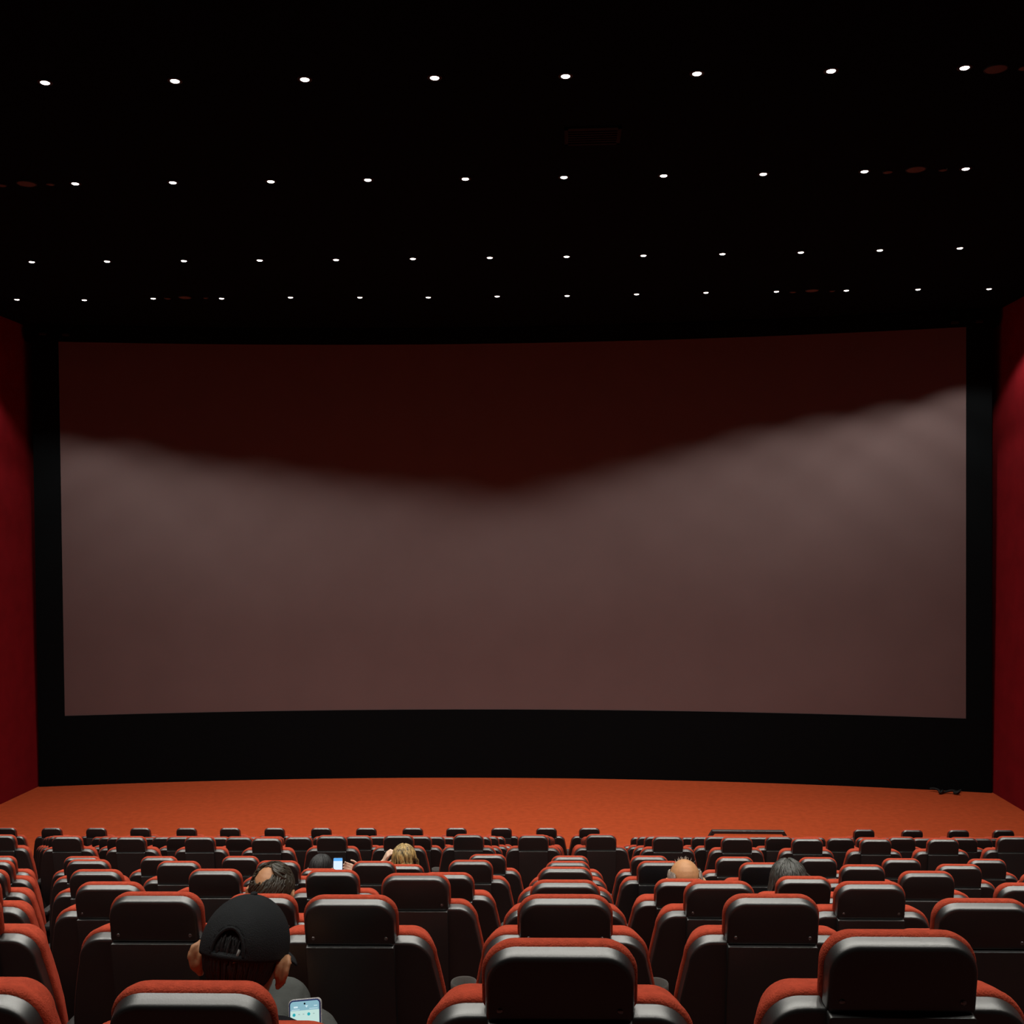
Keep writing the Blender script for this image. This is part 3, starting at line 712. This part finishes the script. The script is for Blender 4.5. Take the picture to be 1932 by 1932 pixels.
# --- the dark-haired person with a glowing phone, sixth row
h3 = at_depth(606, 1643, 8.10)
ph3 = at_depth(637, 1619.5, 8.22)
hand3 = at_depth(665, 1642, 8.20)
pr3, Hm3, _ = person('dark-haired person behind glowing phone held up on the right, sixth row', SEAT[6, -3][0], h3, yaw=R(-10), pitch=R(10), skin='skin_fair', shirt='shirt_navy', fem=True, trous='shirt_navy',
    arms=[None, dict(elbow_w=hand3+Vector((.16, -.06, -.04)), wrist_w=hand3+Vector((.055, .01, -.018)), d=(-1, .0, .35), n=(-.2, -.5, .3), curl=40, sleeve=.92, ts=1)])
hair_obj(pr3, Hm3, 'hair_black', [((-2.3, 2.3), (0, 1.95), 1.05)], [dict(n=150, az_rng=(-2.2, 2.2), pol0=(.02, .3), pol1=(1.5, 1.9), fall=(0, .14), rad=.007, k=1.07, seed=9)])
q3 = empty('smartphone', ph3-Vector((0, 0, .150))); q3.rotation_euler = Euler((R(-8), 0, R(3)), 'XYZ')
tag(q3, 'bright white glowing smartphone held up beside dark hair, sixth row', 'smartphone')
link('body', rr_mesh('body', .0380, 0, .152, -.001, .009, .010), M['case_dark'], q3)
s3 = flat('screen', rrect(.0345, .004, .148, .007, .007, 6), -.0018, 'scr_lit', q3)
flat('status_bar', [(-.0345, .126), (.0345, .126)]+arc(.0275, .141, .007, .007, 0, 90, 5)+arc(-.0275, .141, .007, .007, 90, 180, 5), -.0024, 'scr_top', s3)

# --- the blond person, sixth row
h4 = at_depth(762, 1626, 8.12); hand4 = at_depth(729, 1618, 8.10)
pr4, Hm4, _ = person('person with blond streaked hair and one pale hand raised, sixth row', SEAT[6, -2][0], h4, yaw=R(4), pitch=R(8), skin='skin_fair', shirt='shirt_black', fem=True, trous='shirt_navy', hs=1.0,
    arms=[dict(elbow_w=hand4+Vector((-.10, .10, -.20)), wrist_w=hand4+Vector((-.035, .03, -.055)), d=(.5, -.15, .85), n=(.8, .3, -.4), curl=52, sleeve=.75), None])
hair_obj(pr4, Hm4, 'hair_blond', [((-2.2, 2.2), (0, 1.95), 1.06)],
   [dict(n=190, az_rng=(-2.1, 2.1), pol0=(.05, .25), pol1=(1.4, 1.75), fall=(.02, .22), rad=.0075, k=1.10, seed=11, wav=.010), dict(n=40, az_rng=(-2.1, 2.1), pol0=(.05, .2), pol1=(1.3, 1.6), fall=(.10, .22), rad=.006, k=1.18, seed=12, wav=.012)])
# --- the bald person, fourth row
h5 = at_depth(1292, 1666, 5.72)
pr5, Hm5, _ = person('bald person with a fringe of grey hair, fourth row, right of centre', SEAT[4, 1][0], h5, yaw=R(3), pitch=R(6), skin='skin_ruddy', shirt='shirt_grey', trous='shirt_navy', hs=1.08, knees=[(-.11, .90, .50), (.11, .90, .50)])
hair_obj(pr5, Hm5, 'hair_grey', [((-2.0, -1.0), (1.25, 1.8), 1.02), ((1.0, 2.0), (1.25, 1.8), 1.02), ((-1.1, 1.1), (1.45, 1.95), 1.02)],
   [dict(n=70, az_rng=(-2.0, -.9), pol0=(1.15, 1.3), pol1=(1.45, 1.8), rad=.0035, k=1.06, seed=13, seg=5), dict(n=70, az_rng=(.9, 2.0), pol0=(1.15, 1.3), pol1=(1.45, 1.8), rad=.0035, k=1.06, seed=14, seg=5),
    dict(n=70, az_rng=(-1.0, 1.0), pol0=(1.4, 1.55), pol1=(1.7, 1.95), rad=.0035, k=1.04, seed=15, seg=5)])
bm = bmesh.new(); rnd = random.Random(21)      # wisps standing off the crown, part of the hair
for i in range(46):
    az = rnd.choice((rnd.uniform(1.7, 2.9), rnd.uniform(-2.9, -1.7), rnd.uniform(2.4, 3.9))); pol = rnd.uniform(.25, .95)
    a_ = scalp_point(Hm5, az, pol, 1.0); c_ = Hm5 @ Vector((0, -.01, .02)); n_ = (a_-c_).normalized(); s_ = n_.cross(Vector((0, 0, 1)))*rnd.uniform(-1, 1)
    L = rnd.uniform(.008, .020); tube(bm, [a_, a_+n_*L*.6+s_*L*.2, a_+n_*L*.9+s_*L*.7], [.0010, .0008, .0004], 5)
w5 = link('wispy_hair', mesh_from(bm, 'wispy_hair'), M['hair_grey'], pr5)
# --- the person with long dark hair, fourth row
h6 = at_depth(1489, 1669, 5.72)
pr6, Hm6, _ = person('person with long dark hair, fourth row, right of the bald person', SEAT[4, 2][0], h6, yaw=R(-8), pitch=R(6), rollh=R(-4), skin='skin_fair', shirt='shirt_black', fem=True, trous='shirt_navy', hs=1.0)
hair_obj(pr6, Hm6, 'hair_dark', [((-2.3, 2.3), (0, 1.95), 1.06)],
   [dict(n=230, az_rng=(-2.2, 2.2), pol0=(.03, .25), pol1=(1.4, 1.75), fall=(.03, .30), rad=.0070, k=1.10, seed=17, wav=.010),
    dict(n=60, az_rng=(-2.2, -.6), pol0=(.05, .2), pol1=(1.35, 1.6), fall=(.20, .34), rad=.0065, k=1.18, seed=18, wav=.014, inward=-.03),
    dict(n=30, az_rng=(.8, 2.2), pol0=(.05, .2), pol1=(1.2, 1.5), fall=(.05, .10), rad=.006, k=1.20, seed=19, wav=.012, inward=-.06)])

# ------------------------------------------------------------------ world and colour management
wd = bpy.data.worlds.new('world'); scn.world = wd; wd.use_nodes = True
wd.node_tree.nodes['Background'].inputs[0].default_value = (0, 0, 0, 1); wd.node_tree.nodes['Background'].inputs[1].default_value = 0
vs_ = scn.view_settings; vs_.view_transform = 'Standard'; vs_.look = 'None'; vs_.gamma = 1; vs_.use_curve_mapping = False; vs_.exposure = 0
